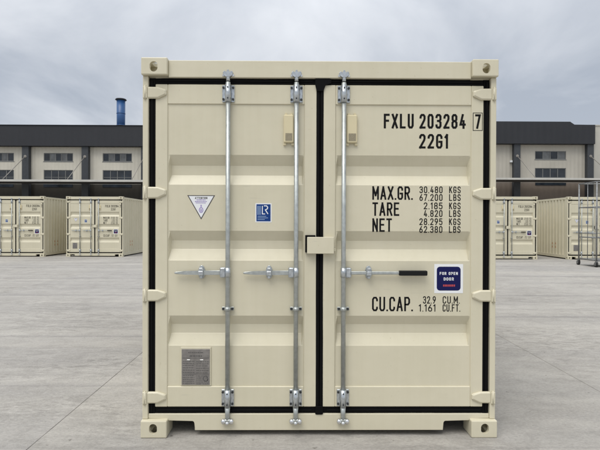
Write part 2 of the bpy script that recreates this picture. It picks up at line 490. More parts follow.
class Ink:
    def __init__(self, y):
        self.v = []; self.f = []; self.y = y; self.k = 0

    def quad(self, pts):
        s = len(self.v)
        self.k += 1
        yy = self.y - 0.00004 * (self.k % 5)
        self.v += [(x, yy, z) for x, z in pts]
        self.f.append(tuple(range(s, s + len(pts))))

    def line(self, pts, w, closed=False, cap=False):
        if not closed:
            P = [Vector(p) for p in pts]
            for i in range(1, len(P) - 1):
                if (P[i] - P[i - 1]).normalized().dot((P[i + 1] - P[i]).normalized()) < -0.25:
                    # sharp turn: two strokes that meet instead of a pinched mitre
                    self.line(pts[:i + 1], w, False, cap); self.line(pts[i:], w, False, cap)
                    return
            if cap:
                a = P[0] + (P[0] - P[1]).normalized() * w * .5; b = P[-1] + (P[-1] - P[-2]).normalized() * w * .5
                pts = [tuple(a)] + [tuple(q) for q in P[1:-1]] + [tuple(b)]
        l, r = ribbon(pts, closed, w)
        n = len(l); s = len(self.v)
        self.k += 1
        yy = self.y - 0.00004 * (self.k % 5)
        for a, b in zip(l, r):
            self.v += [(a.x, yy, a.y), (b.x, yy, b.y)]
        m = n if closed else n - 1
        for i in range(m):
            j = (i + 1) % n
            self.f.append((s + 2 * i, s + 2 * j, s + 2 * j + 1, s + 2 * i + 1))

    def text(self, s, x0, x1, ztop, h, sw, gap=.30):
        tot = sum(WID.get(c, 1) for c in s) + gap * (len(s) - 1)
        u = (x1 - x0) / tot
        x = x0
        for c in s:
            w = WID.get(c, 1) * u
            if c == '.':
                q = sw * 0.95
                cx = x + w / 2
                self.quad([(cx - q / 2, ztop - h), (cx + q / 2, ztop - h), (cx + q / 2, ztop - h + q), (cx - q / 2, ztop - h + q)])
            elif c != ' ':
                for st in GL[c]:
                    cl = st[-1] == 'c'
                    pts = [p for p in st if p != 'c']
                    ww = max(w - sw, 1e-4)
                    self.line([(x + sw / 2 + p[0] * ww, ztop - h + sw / 2 + p[1] * (h - sw)) for p in pts], sw, cl, True)
            x += w + gap * u
        return self

    def build(self, name, mat, parent, label=None):
        return raw(name, self.v, self.f, mat, parent, label)

def rrect(x0, x1, z0, z1, r, n=5):
    pts = []
    for cx, cz, a0 in ((x1 - r, z1 - r, 0), (x0 + r, z1 - r, 90), (x0 + r, z0 + r, 180), (x1 - r, z0 + r, 270)):
        for i in range(n + 1):
            t = math.radians(a0 + 90 * i / n)
            pts.append((cx + r * math.cos(t), cz + r * math.sin(t)))
    return pts

# ------------------------------------------------------------------ the ground
gme = bpy.data.meshes.new("ground")
S = 900
gme.from_pydata([(-S, -S, -0.012), (S, -S, -0.012), (S, S, -0.012), (-S, S, -0.012)], [], [(0, 1, 2, 3)])
gme.materials.append(MATS["concrete"])
ground = link("ground", gme)
ground["kind"] = "structure"
ground["label"] = "pale grey concrete yard of large cast slabs"
bedme = bpy.data.meshes.new("joint_bed")
SP = 4.4
X0, Y0 = -1.9, 2.3
xs = [X0 + SP * i for i in range(-7, 7)]
ys = [Y0 + SP * i for i in range(-2, 6)]
bedme.from_pydata([(xs[0], ys[0], -0.0030), (xs[-1] + SP, ys[0], -0.0030), (xs[-1] + SP, ys[-1] + SP, -0.0030), (xs[0], ys[-1] + SP, -0.0030)], [], [(0, 1, 2, 3)])
bedme.materials.append(MATS["joint_dirt"])
bed = link("joint_bed", bedme, ground)
slab_me = MB().box(0.0026, SP - 0.0026, 0.0026, SP - 0.0026, -0.0075, 0.0, 0.0018).mesh("concrete_slab", "concrete")
for yy in ys:
    for xx in xs:
        link("concrete_slab", slab_me, ground, (xx, yy, random.uniform(-0.0005, 0.0)))

# ------------------------------------------------------------------ shipping container
FR = 0.045      # face of the door frames behind the corner castings
PF = 0.053      # outer flats of the door panels
PR = 0.089      # recessed flats of the door panels
LEN = 6.058
HW = 1.219
HT = 2.591

def casting_mesh():
    def tmp(mb):
        me = bpy.data.meshes.new("tmp"); bmesh.ops.recalc_face_normals(mb.bm, faces=mb.bm.faces)
        mb.bm.to_mesh(me); mb.bm.free()
        o = bpy.data.objects.new("tmp", me); COL.objects.link(o); return o
    # bottom left front casting: corner at the origin, x to the right, y back, z up
    body = tmp(MB().box(0, 0.178, 0, 0.162, 0, 0.118, 0.007, 2))
    cuts = [tmp(MB().box(0.026, 0.152, 0.026, 0.136, 0.026, 0.092))]
    def oval(w, h, n=20):
        r = min(w, h) / 2
        pts = []
        for i in range(n):
            t = 2 * PI * (i + .5) / n
            c, s = math.cos(t) * r, math.sin(t) * r
            c += math.copysign(max(0, w / 2 - r), c); s += math.copysign(max(0, h / 2 - r), s)
            pts.append((c, s))
        return pts
    cuts.append(tmp(MB().prism([(0.086 + a, 0.063 + b) for a, b in oval(0.054, 0.070)], -0.05, 0.08)))
    o = tmp(MB().prism([(a, 0.062 + b) for a, b in oval(0.079, 0.056)], -0.05, 0.08))
    o.data.transform(Matrix.Translation((0, 0.081, 0)) @ Matrix.Rotation(PI / 2, 4, 'Z'))
    cuts.append(o)
    o = tmp(MB().prism(oval(0.062, 0.110), -0.08, 0.08))
    o.data.transform(Matrix.Translation((0.089, 0.081, 0)) @ Matrix.Rotation(PI / 2, 4, 'X'))
    cuts.append(o)
    for c in cuts:
        md = body.modifiers.new("b", 'BOOLEAN'); md.object = c; md.operation = 'DIFFERENCE'; md.solver = 'EXACT'
    dg = bpy.context.evaluated_depsgraph_get()
    me = bpy.data.meshes.new_from_object(body.evaluated_get(dg))
    for c in cuts + [body]:
        d = c.data; bpy.data.objects.remove(c); bpy.data.meshes.remove(d)
    me.materials.clear(); me.materials.append(MATS["cream_paint"])
    return me

cast0 = casting_mesh()

def mirrored(me, mat):
    m2 = me.copy(); m2.transform(mat)
    if mat.determinant() < 0:
        m2.flip_normals()
    return m2

def corrugation(run, flat_out, slope, flat_in, start=0.0):
    """list of (position, 0 proud / 1 recessed) along a length"""
    pts = [(0.0, 0)]
    p = start + flat_out
    per = flat_out + slope * 2 + flat_in
    while p + slope * 2 + flat_in + 0.02 < run:
        pts += [(p, 0), (p + slope, 1), (p + slope + flat_in, 1), (p + 2 * slope + flat_in, 0)]
        p += per
    pts.append((run, 0))
    return pts

def door_panel(name, x0, x1, zb, zt, bands, parent):
    """pressed door skin; bands = (top of upper slope, its foot, top of lower slope, its foot)"""
    b = 0.0022
    prof = [(zb, PF)]
    for (z1, z2, z3, z4) in reversed(bands):
        prof += [(z4 - b, PF), (z4 + b, PF + 0.0025), (z3 - b, PR - 0.0025), (z3 + b, PR), (z2 - b, PR), (z2 + b, PR - 0.0025), (z1 - b, PF + 0.0025), (z1 + b, PF)]
    prof.append((zt, PF))
    e = 0.016
    st = [(x0, 0), (x0 + 0.004, 0), (x0 + e, 1), (x1 - e, 1), (x1 - 0.004, 0), (x1, 0)]
    vs = []; fs = []
    for x, k in st:
        for z, y in prof:
            vs.append((x, PF + (y - PF) * k, z))
    n = len(prof)
    for i in range(len(st) - 1):
        for j in range(n - 1):
            fs.append((i * n + j, (i + 1) * n + j, (i + 1) * n + j + 1, i * n + j + 1))
    return raw(name, vs, fs, "cream_paint", parent)

def make_container(label):
    C = thing("shipping_container", label, "container", (0, 0, 0), "cream shipping containers in the yard")
    cp = "cream_paint"
    # corner castings
    for sx in (-1, 1):
        for top in (0, 1):
            for back in (0, 1):
                mt = Matrix.Translation((sx * HW, LEN if back else 0, HT if top else 0)) @ Matrix.Diagonal((-sx, -1 if back else 1, -1 if top else 1, 1))
                link("corner_casting", mirrored(cast0, mt), C)
    # corner posts: outer flange and the web behind the door gap
    for s in (-1, 1):
        mb = MB()
        a, b = sorted((s * 1.216, s * 1.178))
        mb.box(a, b, 0.030, 0.150, 0.1185, 2.4725, 0.004)
        a, b = sorted((s * 1.1775, s * 1.085))
        mb.box(a, b, 0.105, 0.145, 0.1515, 2.4565)
        mb.build("corner_post", cp, C)
        a, b = sorted((s * 1.214, s * 1.06))
        MB().box(a, b, LEN - 0.12, LEN - 0.012, 0.1185, 2.4725, 0.004).build("corner_post", cp, C)
    # header and sill
    mb = MB()
    mb.box(-1.0405, 1.0405, 0.029, 0.130, 2.4635, 2.581, 0.004)
    mb.box(-1.177, -1.042, 0.060, 0.130, 2.4635, 2.4725); mb.box(1.042, 1.177, 0.060, 0.130, 2.4635, 2.4725)
    mb.build("header", cp, C)
    pts = [(-1.1775, .1505), (-1.1775, .1195), (-1.0405, .1195), (-1.0405, .104), (-.871, .104), (-.862, .098), (-.858, .088), (-.858, .037),
           (.858, .037), (.858, .088), (.862, .098), (.871, .104), (1.0405, .104), (1.0405, .1195), (1.1775, .1195), (1.1775, .1505)]
    MB().prism(pts, 0.040, 0.125, 0.0025).build("sill", cp, C)
    MB().box(-HW + .02, HW - .02, LEN - .12, LEN - .014, .04, .16).build("sill", cp, C)
    MB().box(-1.04, 1.04, LEN - .12, LEN - .014, 2.46, 2.577).build("header", cp, C)
    # side rails, side walls, roof, front wall, floor
    for s in (-1, 1):
        a, b = sorted((s * 1.200, s * 1.140))
        MB().box(a, b, 0.163, LEN - 0.163, 2.49, 2.570, 0.004).build("top_rail", cp, C)
        a, b = sorted((s * 1.206, s * 1.160))
        MB().box(a, b, 0.163, LEN - 0.163, 0.045, 0.170, 0.004).build("bottom_rail", cp, C)
        pr = corrugation(LEN - 0.30, 0.104, 0.018, 0.104 * 1.0, 0.02)
        vs = []; fs = []
        for p, k in pr:
            x = s * (1.196 - 0.036 * k)
            vs += [(x, 0.1505 + p, 0.171), (x, 0.1505 + p, 2.4895)]
        for i in range(len(pr) - 1):
            fs.append((2 * i, 2 * i + 2, 2 * i + 3, 2 * i + 1))
        w = raw("side_wall", vs, fs, cp, C)
        ink = Ink(0)
        x = s * 1.1975
        # small handling marks low on the side
        flats = [0.5 * (pr[i][0] + pr[i + 1][0]) + 0.1505 for i in range(len(pr) - 1) if pr[i][1] == 0 and pr[i + 1][1] == 0]
        for y in [f for f in flats if 0.75 < f < 1.3][:2]:
            for zc in (0.62, 0.47):
                vs = []; fs = []
                for k in range(3):
                    z = zc - 0.03 + k * 0.03
                    wd = (0.046, 0.040, 0.030)[k]
                    b0 = len(vs)
                    vs += [(x, y - wd, z), (x, y + wd, z), (x, y + wd, z + 0.018), (x, y - wd, z + 0.018)]
                    fs.append((b0, b0 + 1, b0 + 2, b0 + 3))
                raw("side_marking", vs, fs, "side_orange", w)["kind"] = "stuff"
    pr = corrugation(LEN - 0.33, 0.10, 0.03, 0.06, 0.05)
    vs = []; fs = []
    for p, k in pr:
        z = 2.572 - 0.018 * k
        vs += [(-1.139, 0.165 + p, z), (1.139, 0.165 + p, z)]
    for i in range(len(pr) - 1):
        fs.append((2 * i, 2 * i + 2, 2 * i + 3, 2 * i + 1))
    raw("roof", vs, fs, cp, C)
    pr = corrugation(2.10, 0.10, 0.02, 0.10, 0.02)
    vs = []; fs = []
    for p, k in pr:
        y = LEN - 0.02 - 0.04 * k
        vs += [(-1.05 + p, y, 0.161), (-1.05 + p, y, 2.459)]
    for i in range(len(pr) - 1):
        fs.append((2 * i, 2 * i + 2, 2 * i + 3, 2 * i + 1))
    raw("front_wall", vs, fs, cp, C)
    MB().box(-1.155, 1.155, 0.127, LEN - 0.13, 0.150, 0.178).build("floor", "underseal", C)
    for i in range(16):
        y = 0.34 + i * 0.355
        MB().box(-1.155, 1.155, y, y + 0.045, 0.040, 0.1495).build("crossmember", "underseal", C)

    bands = [(1.935, 1.869, 1.797, 1.733), (1.411, 1.347, 1.283, 1.209), (0.824, 0.763, 0.697, 0.620)]
    hz = (2.358, 1.672, 0.966, 0.263)
    hb = MB()
    base = [(-1.184, .042), (-1.112, .041), (-1.066, .027), (-1.056, .020), (-1.056, -.010), (-1.066, -.017), (-1.112, -.038), (-1.184, -.039)]
    top = [(-1.184, .033), (-1.114, .032), (-1.074, .019), (-1.068, .014), (-1.068, -.005), (-1.074, -.010), (-1.114, -.029), (-1.184, -.030)]
    rings = [[hb.bm.verts.new((x, y, z)) for x, z in p] for y, p in ((0.0445, base), (0.036, base), (0.029, top))]
    for q in range(2):
        for i in range(8):
            j = (i + 1) % 8
            hb.bm.faces.new((rings[q][i], rings[q][j], rings[q + 1][j], rings[q + 1][i]))
    hb.bm.faces.new(rings[0]); hb.bm.faces.new(rings[2])
    hb._bev([v for r in rings for v in r], 0.0012)
    hinge_l = hb.mesh("hinge", cp)
    lug = MB().box(-1.2140, -1.1845, 0.022, 0.0295, -.039, .042, 0.003).tube((-1.198, 0.024, -.046), (-1.198, 0.024, .049), 0.0055)
    lug.box(-1.194, -1.188, 0.0205, 0.0215, -.003, .003)
    lug_l = lug.mesh("hinge_pin", cp)
    MX = Matrix.Diagonal((-1, 1, 1, 1))
    hinge_r = mirrored(hinge_l, MX); lug_r = mirrored(lug_l, MX)
    doors = []
    for s in (-1, 1):
        # door frame: two stiles and two rails as one welded frame
        xo, xi = 1.133, 0.0230
        po, pi_ = 1.049, 0.108
        zb, zt, pb, pt = 0.197, 2.421, 0.338, 2.286
        mb = MB()
        def bx(a, b, z0, z1):
            a, b = sorted((s * a, s * b))
            mb.box(a, b, FR, FR + 0.05, z0, z1, 0.0035)
        bx(xo, po, zb, zt); bx(pi_, xi, zb, zt)
        bx(po - .0005, pi_ + .0005, pt, zt - .0004); bx(po - .0005, pi_ + .0005, zb + .0004, pb)
        D = mb.build("door", cp, C, label=("left-hand door with the triangle sticker, blue sticker and grey plate" if s < 0 else "right-hand door with the black weights lettering"))
        doors.append(D)
        a, b = sorted((s * (po + .004), s * (pi_ - .004)))
        door_panel("door_panel", a + .004, b - .004, pb - .002, pt + .002, bands, D)
        # rubber seal around the door, a little uneven on its edge
        mb = MB()
        gy0, gy1 = 0.050, 0.100
        seal_in = 0.0005
        xo2, xc = 1.1772, (0.0015)
        sr = random.Random(11 if s < 0 else 12)
        def strip(p0, p1, axis, lo, hi, y, wob0, wob1):
            """rubber strip along one axis whose two edges and face waver by a millimetre or two"""
            n = 34
            rows = []
            ph = [sr.uniform(0, 6.28) for _ in range(6)]
            for i in range(n + 1):
                t = i / n
                q = p0 + (p1 - p0) * t
                w0 = wob0 * (math.sin(9 * t + ph[0]) * .5 + math.sin(23 * t + ph[1]) * .3 + sr.uniform(-.3, .3))
                w1 = wob1 * (math.sin(8 * t + ph[2]) * .5 + math.sin(27 * t + ph[3]) * .3 + sr.uniform(-.3, .3))
                yy = y + .0012 * math.sin(14 * t + ph[4])
                sec = [(lo + w0, gy1), (lo + w0, yy + .004), (lo + w0 + .005, yy), (hi + w1 - .005, yy), (hi + w1, yy + .004), (hi + w1, gy1)]
                rows.append([mb.bm.verts.new((q, b_, a_) if axis == 'x' else (a_, b_, q)) for a_, b_ in sec])
            for i in range(n):
                for j in range(5):
                    mb.bm.faces.new((rows[i][j], rows[i][j + 1], rows[i + 1][j + 1], rows[i + 1][j]))
        lo, hi = sorted((s * (xo2 - .0012), s * (xo - .001))); strip(.151, 2.463, 'z', lo, hi, gy0, .0025, .0025)
        lo, hi = sorted((s * (xi + .001), s * xc)); strip(.151, 2.463, 'z', lo, hi, gy0 - .008, .0022 if s > 0 else .0012, .0012 if s > 0 else .0022)
        lo, hi = sorted((s * (xo - .002), s * (xi + .002)))
        strip(lo, hi, 'x', zt + .0005, 2.4625, gy0 + .0006, .0025, .0022)
        strip(lo, hi, 'x', .1515, zb - .0005, gy0 + .0006, .0022, .0025)
        # outer lip beads
        a, b = sorted((s * 1.165, s * 1.150)); mb.box(a, b, gy0 - .006, gy0 - .0005, 0.16, 2.45, 0.002)
        a, b = sorted((s * 1.12, s * .05)); mb.box(a, b, gy0 - .006, gy0 - .0005, 2.440, 2.453, 0.002); mb.box(a, b, gy0 - .006, gy0 - .0005, 0.166, 0.180, 0.002)
        G = mb.build("door_seal", "black_rubber", D)
        for z in hz:
            h = link("hinge", hinge_l if s < 0 else hinge_r, D, (0, 0, z))
            link("hinge_pin", lug_l if s < 0 else lug_r, C, (0, 0, z))
    DL, DR = doors
    # overlap flap of the seal at the top and bottom of the door joint
    MB().prism([(-.036, 2.428), (-.034, 2.468), (.058, 2.468), (.078, 2.456), (.078, 2.430), (.034, 2.418), (.027, 2.390), (.0235, 2.375), (-.0235, 2.375), (-.028, 2.395)], 0.034, 0.0445, 0.003).build("seal_flap", "black_rubber", DL)
    MB().prism([(-.028, .150), (-.028, .188), (-.0235, .205), (.0235, .205), (.026, .188), (.026, .150), (.018, .146), (-.018, .146)], 0.034, 0.0395, 0.002).build("seal_flap", "black_rubber", DL)
    # cover box over the door joint
    B = MB().box(-.088, .096, -.003, .004, 1.259, 1.373, 0.003).box(.030, .094, .0045, .0445, 1.261, 1.371, 0.003).box(.096, .108, .012, .0445, 1.272, 1.296, 0.004).box(-.086, .0295, .0045, .010, 1.261, 1.266).build("lock_box_cover", cp, DR)
    MB().box(-.100, -.030, .020, .0445, 1.266, 1.385, 0.002).build("lock_box_backing", "black_rubber", DL)
    # ventilators
    for a, b, d in ((-.250, -.182, DL), (.184, .256, DR)):
        V = MB().box(a, b, .028, PF - .0006, 2.020, 2.212, 0.006).box(a + .008, a + .022, .040, PF - .0006, 2.2125, 2.226).box(b - .022, b - .008, .040, PF - .0006, 2.2125, 2.226).box(a - .002, a + .016, .040, PF - .0006, 2.004, 2.0195).box(b - .016, b + .002, .040, PF - .0006, 2.004, 2.0195).build("ventilator", "vent_plastic", d)
        MB().box(a + .012, b - .010, .0262, .0275, 2.034, 2.084).build("ventilator_mesh", "vent_mesh", V)

    # ---- locking bars
    bar_z0, bar_z1 = 0.205, 2.43
    RY, RR = 0.024, 0.0162
    def bracket():
        mb = MB()
        mb.box(-.042, -.0205, .034, .0445, -.058, .058, 0.002); mb.box(.0205, .042, .034, .0445, -.058, .058, 0.002)
        n = 10
        pr = []
        for i in range(n + 1):
            t = PI * i / n
            pr.append((.0205 * math.cos(t), RY - .0215 * math.sin(t)))
        bm = mb.bm
        lo = [bm.verts.new((x, y, -.060)) for x, y in pr] + []
        hi = [bm.verts.new((x, y, .060)) for x, y in pr]
        b0 = [bm.verts.new((x, .0445, -.060)) for x in (.0205, -.0205)]
        b1 = [bm.verts.new((x, .0445, .060)) for x in (.0205, -.0205)]
        for i in range(n):
            f = bm.faces.new((lo[i], lo[i + 1], hi[i + 1], hi[i])); f.smooth = True
        bm.faces.new((b0[0], lo[0], hi[0], b1[0])); bm.faces.new((lo[n], b0[1], b1[1], hi[n]))
        bm.faces.new(hi + [b1[1], b1[0]]); bm.faces.new(lo + [b0[1], b0[0]])
        return mb.mesh("bar_bracket", "zinc_plate")
    br_me = bracket()
    mb = MB()
    for x in (-.033, .033):
        for z in (-.040, .040):
            mb.tube((x, .0339, z), (x, .026, z), .0085, .0085, 6)
    for z in (-.038, .038):
        mb.tube((0, .0022, z), (0, -.0015, z), .0055, .0045, 8)
    bolts_me = mb.mesh("bracket_bolts", "bolt_dark")
    guide = MB().box(-.042, .042, .036, .0445, -.013, .013, 0.003).tube((0, RY, -.014), (0, RY, .014), .0215).ball((0, .003, 0), .009, 1, .6, 1).mesh("bar_guide", "galvanised_steel")
    gbolts = MB()
    for x in (-.031, .031):
        gbolts.tube((x, .0359, 0), (x, .027, 0), .009, .009, 6)
    gbolt_me = gbolts.mesh("guide_bolts", "bolt_dark")
    # upper cam and keeper
    mb = MB()
    mb.tube((0, RY, -.036), (0, RY, .004), .0135, .0135)
    mb.prism([(-.030, .000), (-.036, .020), (-.022, .034), (-.018, .020), (-.008, .022), (-.005, .040), (.005, .040), (.008, .022), (.018, .020), (.022, .034), (.036, .020), (.030, .000), (.012, -.012), (-.012, -.012)], .008, .034, 0.003)
    cam_up = mb.mesh("bar_cam", "zinc_plate")
    keeper_up = MB().box(-.040, -.024, .018, .0395, -.006, .012, 0.003).box(.024, .040, .018, .0395, -.006, .012, 0.003).box(-.046, .046, .035, .0395, -.010, .026, 0.002).mesh("cam_keeper", "zinc_bright")
    mb = MB()
    mb.tube((0, RY, .090), (0, RY, -.012), .0190, .0130)
    mb.prism([(-.020, .004), (-.030, -.012), (-.016, -.026), (.016, -.026), (.030, -.012), (.020, .004)], .010, .034, 0.004)
    cam_dn = mb.mesh("bar_cam", "galvanised_steel")
    mb = MB()
    for sg in (-1, 1):
        mb.ball((sg * .028, .018, -.012), .0165, 1, .9, 1.1)
        mb.box(sg * .028 - .008, sg * .028 + .008, .020, .0395, -.024, .004, 0.003)
    mb.ball((0, .008, -.022), .011, 1.1, .7, 1)
    keeper_dn = mb.mesh("cam_keeper", "zinc_bright")
    hub = {}
    for dirn in (-1, 1):
        mb = MB()
        a, b = sorted((dirn * .016, dirn * .052))
        mb.box(a, b, .005, .0155, -.032, .036, 0.006); mb.box(a, b, .031, .041, -.032, .036, 0.006)
        mb.tube((0, RY, -.030), (0, RY, .034), .0205)
        mb.tube((dirn * .038, .003, 0), (dirn * .038, .0425, 0), .008, .008, 8)
        hub[dirn] = mb.mesh("handle_hub", "zinc_plate")
    for bi, (x, dirn, hl, cx) in enumerate(((-.631, -1, .365, -.813), (-.163, -1, .363, -.348), (.163, 1, .42, .338))):
        A = MB().tube((x, RY, bar_z0), (x, RY, bar_z1), RR, RR, 20).build("locking_bar", "galvanised_steel", C)
        zh = 1.126
        link("bar_bracket", br_me, A, (x, 0, 2.355)); link("bar_bracket", br_me, A, (x, 0, .263))
        link("bracket_bolts", bolts_me, A, (x, 0, 2.355))["kind"] = "stuff"; link("bracket_bolts", bolts_me, A, (x, 0, .263))["kind"] = "stuff"
        link("bar_guide", guide, A, (x, 0, .877)); link("guide_bolts", gbolt_me, A, (x, 0, .877))["kind"] = "stuff"
        link("bar_cam", cam_up, A, (x, 0, 2.474)); link("cam_keeper", keeper_up, A, (x, 0, 2.474))
        link("bar_cam", cam_dn, A, (x, 0, .118)); link("cam_keeper", keeper_dn, A, (x, 0, .118))
        link("handle_hub", hub[dirn], A, (x, 0, zh))
        x0 = x + dirn * .020
        x1 = x + dirn * hl
        if dirn < 0:
            pts = [(x0, .016), (x0 - .14, .015), (x1 + .07, .011), (x1 + .008, .006), (x1, .002), (x1, -.006), (x1 + .008, -.009), (x1 + .07, -.013), (x0 - .14, -.015), (x0, -.016)]
        else:
            pts = [(x0, .012), (x1, .010), (x1, -.010), (x0, -.012)]
        MB().prism([(a, zh + b) for a, b in pts], .016, .0305, 0.0035).build("handle", "galvanised_steel", A)
        if dirn > 0:
            MB().prism(rrect(.544, .738, zh - .017, zh + .017, .007, 3), .007, .038, 0.004).build("handle_grip", "grip_black", A)
        # catch holding the handle to the door
        mb = MB()
        mb.prism([(cx + .024 * math.cos(2 * PI * i / 14), zh + .002 + .047 * math.sin(2 * PI * i / 14)) for i in range(14)], .038, PF - .0006, 0.002)
        mb.prism([(cx - .019, zh + .013), (cx - .012, zh + .034), (cx + .012, zh + .034), (cx + .019, zh + .013)], .006, .0375, 0.003)
        mb.box(cx - .017, cx + .017, .001, .014, zh - .018, zh + .0125, 0.004)
        mb.box(cx - .010, cx + .010, .012, .0375, zh - .040, zh - .016, 0.004)
        K = mb.build("handle_catch", "zinc_plate", A)

    # ---- lettering on the right door
    T = PF - 0.0006
    ink = Ink(T)
    ink.text("FXLU", .442, .650, 2.227, .102, .0150)
    ink.text("203284", .690, 1.012, 2.227, .102, .0150)
    ink.build("lettering", "lettering_black", DR, "black characters FXLU 203284 in the top line")
    # check digit sits on the stile
    ink = Ink(FR - 0.0006)
    ink.text("7", 1.074, 1.113, 2.224, .100, .0145)
    x0, x1, z0, z1 = 1.060, 1.124, 2.112, 2.233
    ink.line([(x0, z0), (x1, z0), (x1, z1), (x0, z1)], .0042, True)
    ink.build("lettering", "lettering_black", DR, "black check digit 7 in a thin box")
    Ink(T).text("22G1", .688, .892, 2.088, .101, .0150).build("lettering", "lettering_black", DR, "black characters 22G1")
    for s_, xa, xb, zt_ in (("MAX.GR.", .364, .644, 1.7245), ("TARE", .365, .553, 1.613), ("NET", .365, .501, 1.502)):
        Ink(T).text(s_, xa, xb, zt_, .0935, .0122, .24).build("lettering", "lettering_black", DR, "black heading " + s_)
    rows = (("30.480", "KGS", .692), ("67.200", "LBS", .692), ("2.185", "KGS", .722), ("4.820", "LBS", .722), ("28.295", "KGS", .692), ("62.380", "LBS", .692))
    for i, (a, b, xa) in enumerate(rows):
        zt_ = (1.7245, 1.671, 1.613, 1.560, 1.503, 1.4495)[i]
        Ink(T).text(a, xa, .852, zt_, .0465, .0064, .36).build("lettering", "lettering_black", DR, "small black figures " + a)
        Ink(T).text(b, .898, .978, zt_, .0465, .0064, .36).build("lettering", "lettering_black", DR, "small black unit " + b)
    Ink(T).text("CU.CAP.", .365, .648, .958, .100, .0122, .24).build("lettering", "lettering_black", DR, "black heading CU.CAP.")
    for s_, xa, xb, zt_ in (("32.9", .719, .808, .962), ("CU.M.", .856, .975, .962), ("1.161", .690, .808, .9065), ("CU.FT.", .856, .978, .9065)):
        Ink(T).text(s_, xa, xb, zt_, .0505, .0064).build("lettering", "lettering_black", DR, "small black characters " + s_)

    # ---- stickers
    def flat(name, pts, y, mat, parent, label=None, th=0.0006):
        return MB().prism(pts, y - th, y).build(name, mat, parent, None, label)
    y0 = PF - 0.0004
    # square navy sticker
    Sx = flat("sticker", [(.797, .984), (.997, .984), (.997, 1.186), (.797, 1.186)], y0, "sticker_white", DR, "square white sticker with a navy rounded field")
    def sub(parent, name, y, mat, fn):
        k = Ink(y); fn(k); return k.build(name, mat, C if parent is None else parent)
    k = Ink(y0 - .0010); k.quad(rrect(.814, .980, 1.002, 1.168, .022)); k.build("sticker_field", "sticker_navy", DR)
    k = Ink(y0 - .0016); k.text("FOR OPEN", .834, .960, 1.131, .020, .0042, .36); k.text("DOOR", .862, .932, 1.093, .021, .0044, .36)
    k.build("sticker_lettering", "sticker_white", DR)
    k = Ink(y0 - .0016)
    xx = .858
    for wd in (.010, .014, .009, .012, .013, .010):
        k.quad([(xx, 1.030), (xx + wd, 1.030), (xx + wd, 1.044), (xx, 1.044)]); xx += wd + .003
    k.build("sticker_lettering", "sticker_red", DR)["kind"] = "stuff"
    # triangular sticker
    def tri(g):
        ax, bx_, cz, dz = -.915, -.724, 1.658, 1.491
        m_ = (ax + bx_) / 2
        return [(ax + g * 1.75, cz - g), (bx_ - g * 1.75, cz - g), (m_, dz + g * 2.1)]
    flat("sticker", tri(0), y0, "sticker_grey", DL, "white triangle sticker with dark edge, point down")
    k = Ink(y0 - .0010); k.quad(tri(.0055)); k.build("sticker_field", "sticker_white", DL)
    k = Ink(y0 - .0016); k.text("ATTENTION", -.862, -.777, 1.646, .014, .0030, .40); k.build("sticker_lettering", "sticker_grey", DL)
    k = Ink(y0 - .0016)
    for zc, xa, xb in ((1.626, -.850, -.789), (1.615, -.862, -.778), (1.605, -.856, -.784)):
        xx = xa
        while xx < xb - .004:
            wd = random.uniform(.005, .012); k.quad([(xx, zc - .003), (min(xx + wd, xb), zc - .003), (min(xx + wd, xb), zc + .003), (xx, zc + .003)]); xx += wd + .0025
    k.build("sticker_lettering", "sticker_lilac", DL)["kind"] = "stuff"
    k = Ink(y0 - .0016)
    mx_ = -.8195
    k.quad([(mx_ - .005, 1.592), (mx_ + .005, 1.592), (mx_ + .003, 1.576), (mx_ - .003, 1.576)])
    k.line([(mx_ + .0125 * math.cos(2 * PI * i / 12), 1.556 + .017 * math.sin(2 * PI * i / 12)) for i in range(12)], .006, True)
    k.quad([(mx_ - .005, 1.562), (mx_ + .005, 1.562), (mx_ + .004, 1.546), (mx_ - .004, 1.546)])
    k.build("sticker_symbol", "sticker_lilac", DL)
    # blue class mark sticker
    flat("sticker", [(-.445, 1.472), (-.333, 1.472), (-.333, 1.604), (-.445, 1.604)], y0, "sticker_white", DL, "small blue sticker with white LR mark and white edge")
    k = Ink(y0 - .0010); k.quad([(-.438, 1.479), (-.340, 1.479), (-.340, 1.597), (-.438, 1.597)]); k.build("sticker_field", "sticker_blue", DL)
    k = Ink(y0 - .0016)
    k.line([(-.397, 1.586), (-.397, 1.530), (-.378, 1.530)], .006)
    k.line([(-.386, 1.586), (-.368, 1.586), (-.360, 1.577), (-.362, 1.566), (-.376, 1.558), (-.358, 1.530)], .0065)
    k.build("sticker_symbol", "sticker_white", DL)
    k = Ink(y0 - .0016)
    for q in range(3):
        k.quad([(-.431 + q * .009, 1.524), (-.427 + q * .009, 1.524), (-.427 + q * .009, 1.586), (-.431 + q * .009, 1.586)])
    for q, ln_ in enumerate((.06, .072, .05)):
        k.quad([(-.430, 1.512 - q * .011), (-.430 + ln_, 1.512 - q * .011), (-.430 + ln_, 1.5155 - q * .011), (-.430, 1.5155 - q * .011)])
    k.build("sticker_lettering", "sticker_paleblue", DL)["kind"] = "stuff"
    # approval plate
    MB().box(-.958, -.748, PF - .007, PF - .0006, .343, .610, 0.002).build("plate_holder", cp, DL)
    pl = MB().box(-.950, -.756, PF - .0095, PF - .0075, .349, .596, 0.0008).build("data_plate", "plate_grey", DL, None, "grey metal data plate with fine engraved lines")
    k = Ink(PF - .0102)
    rnd = random.Random(4)
    def words(xa, xb, zc, h):
        xx = xa
        while xx < xb - .004:
            wd = rnd.uniform(.006, .022)
            k.quad([(xx, zc - h / 2), (min(xx + wd, xb), zc - h / 2), (min(xx + wd, xb), zc + h / 2), (xx, zc + h / 2)])
            xx += wd + .004
    words(-.905, -.80, .573, .006); words(-.895, -.81, .549, .009)
    for z in (.512, .498, .484, .468, .452, .436, .414, .400, .386, .372, .360):
        words(-.942, -.862, z, .0045); words(-.850, -.764, z - .003, .0045)
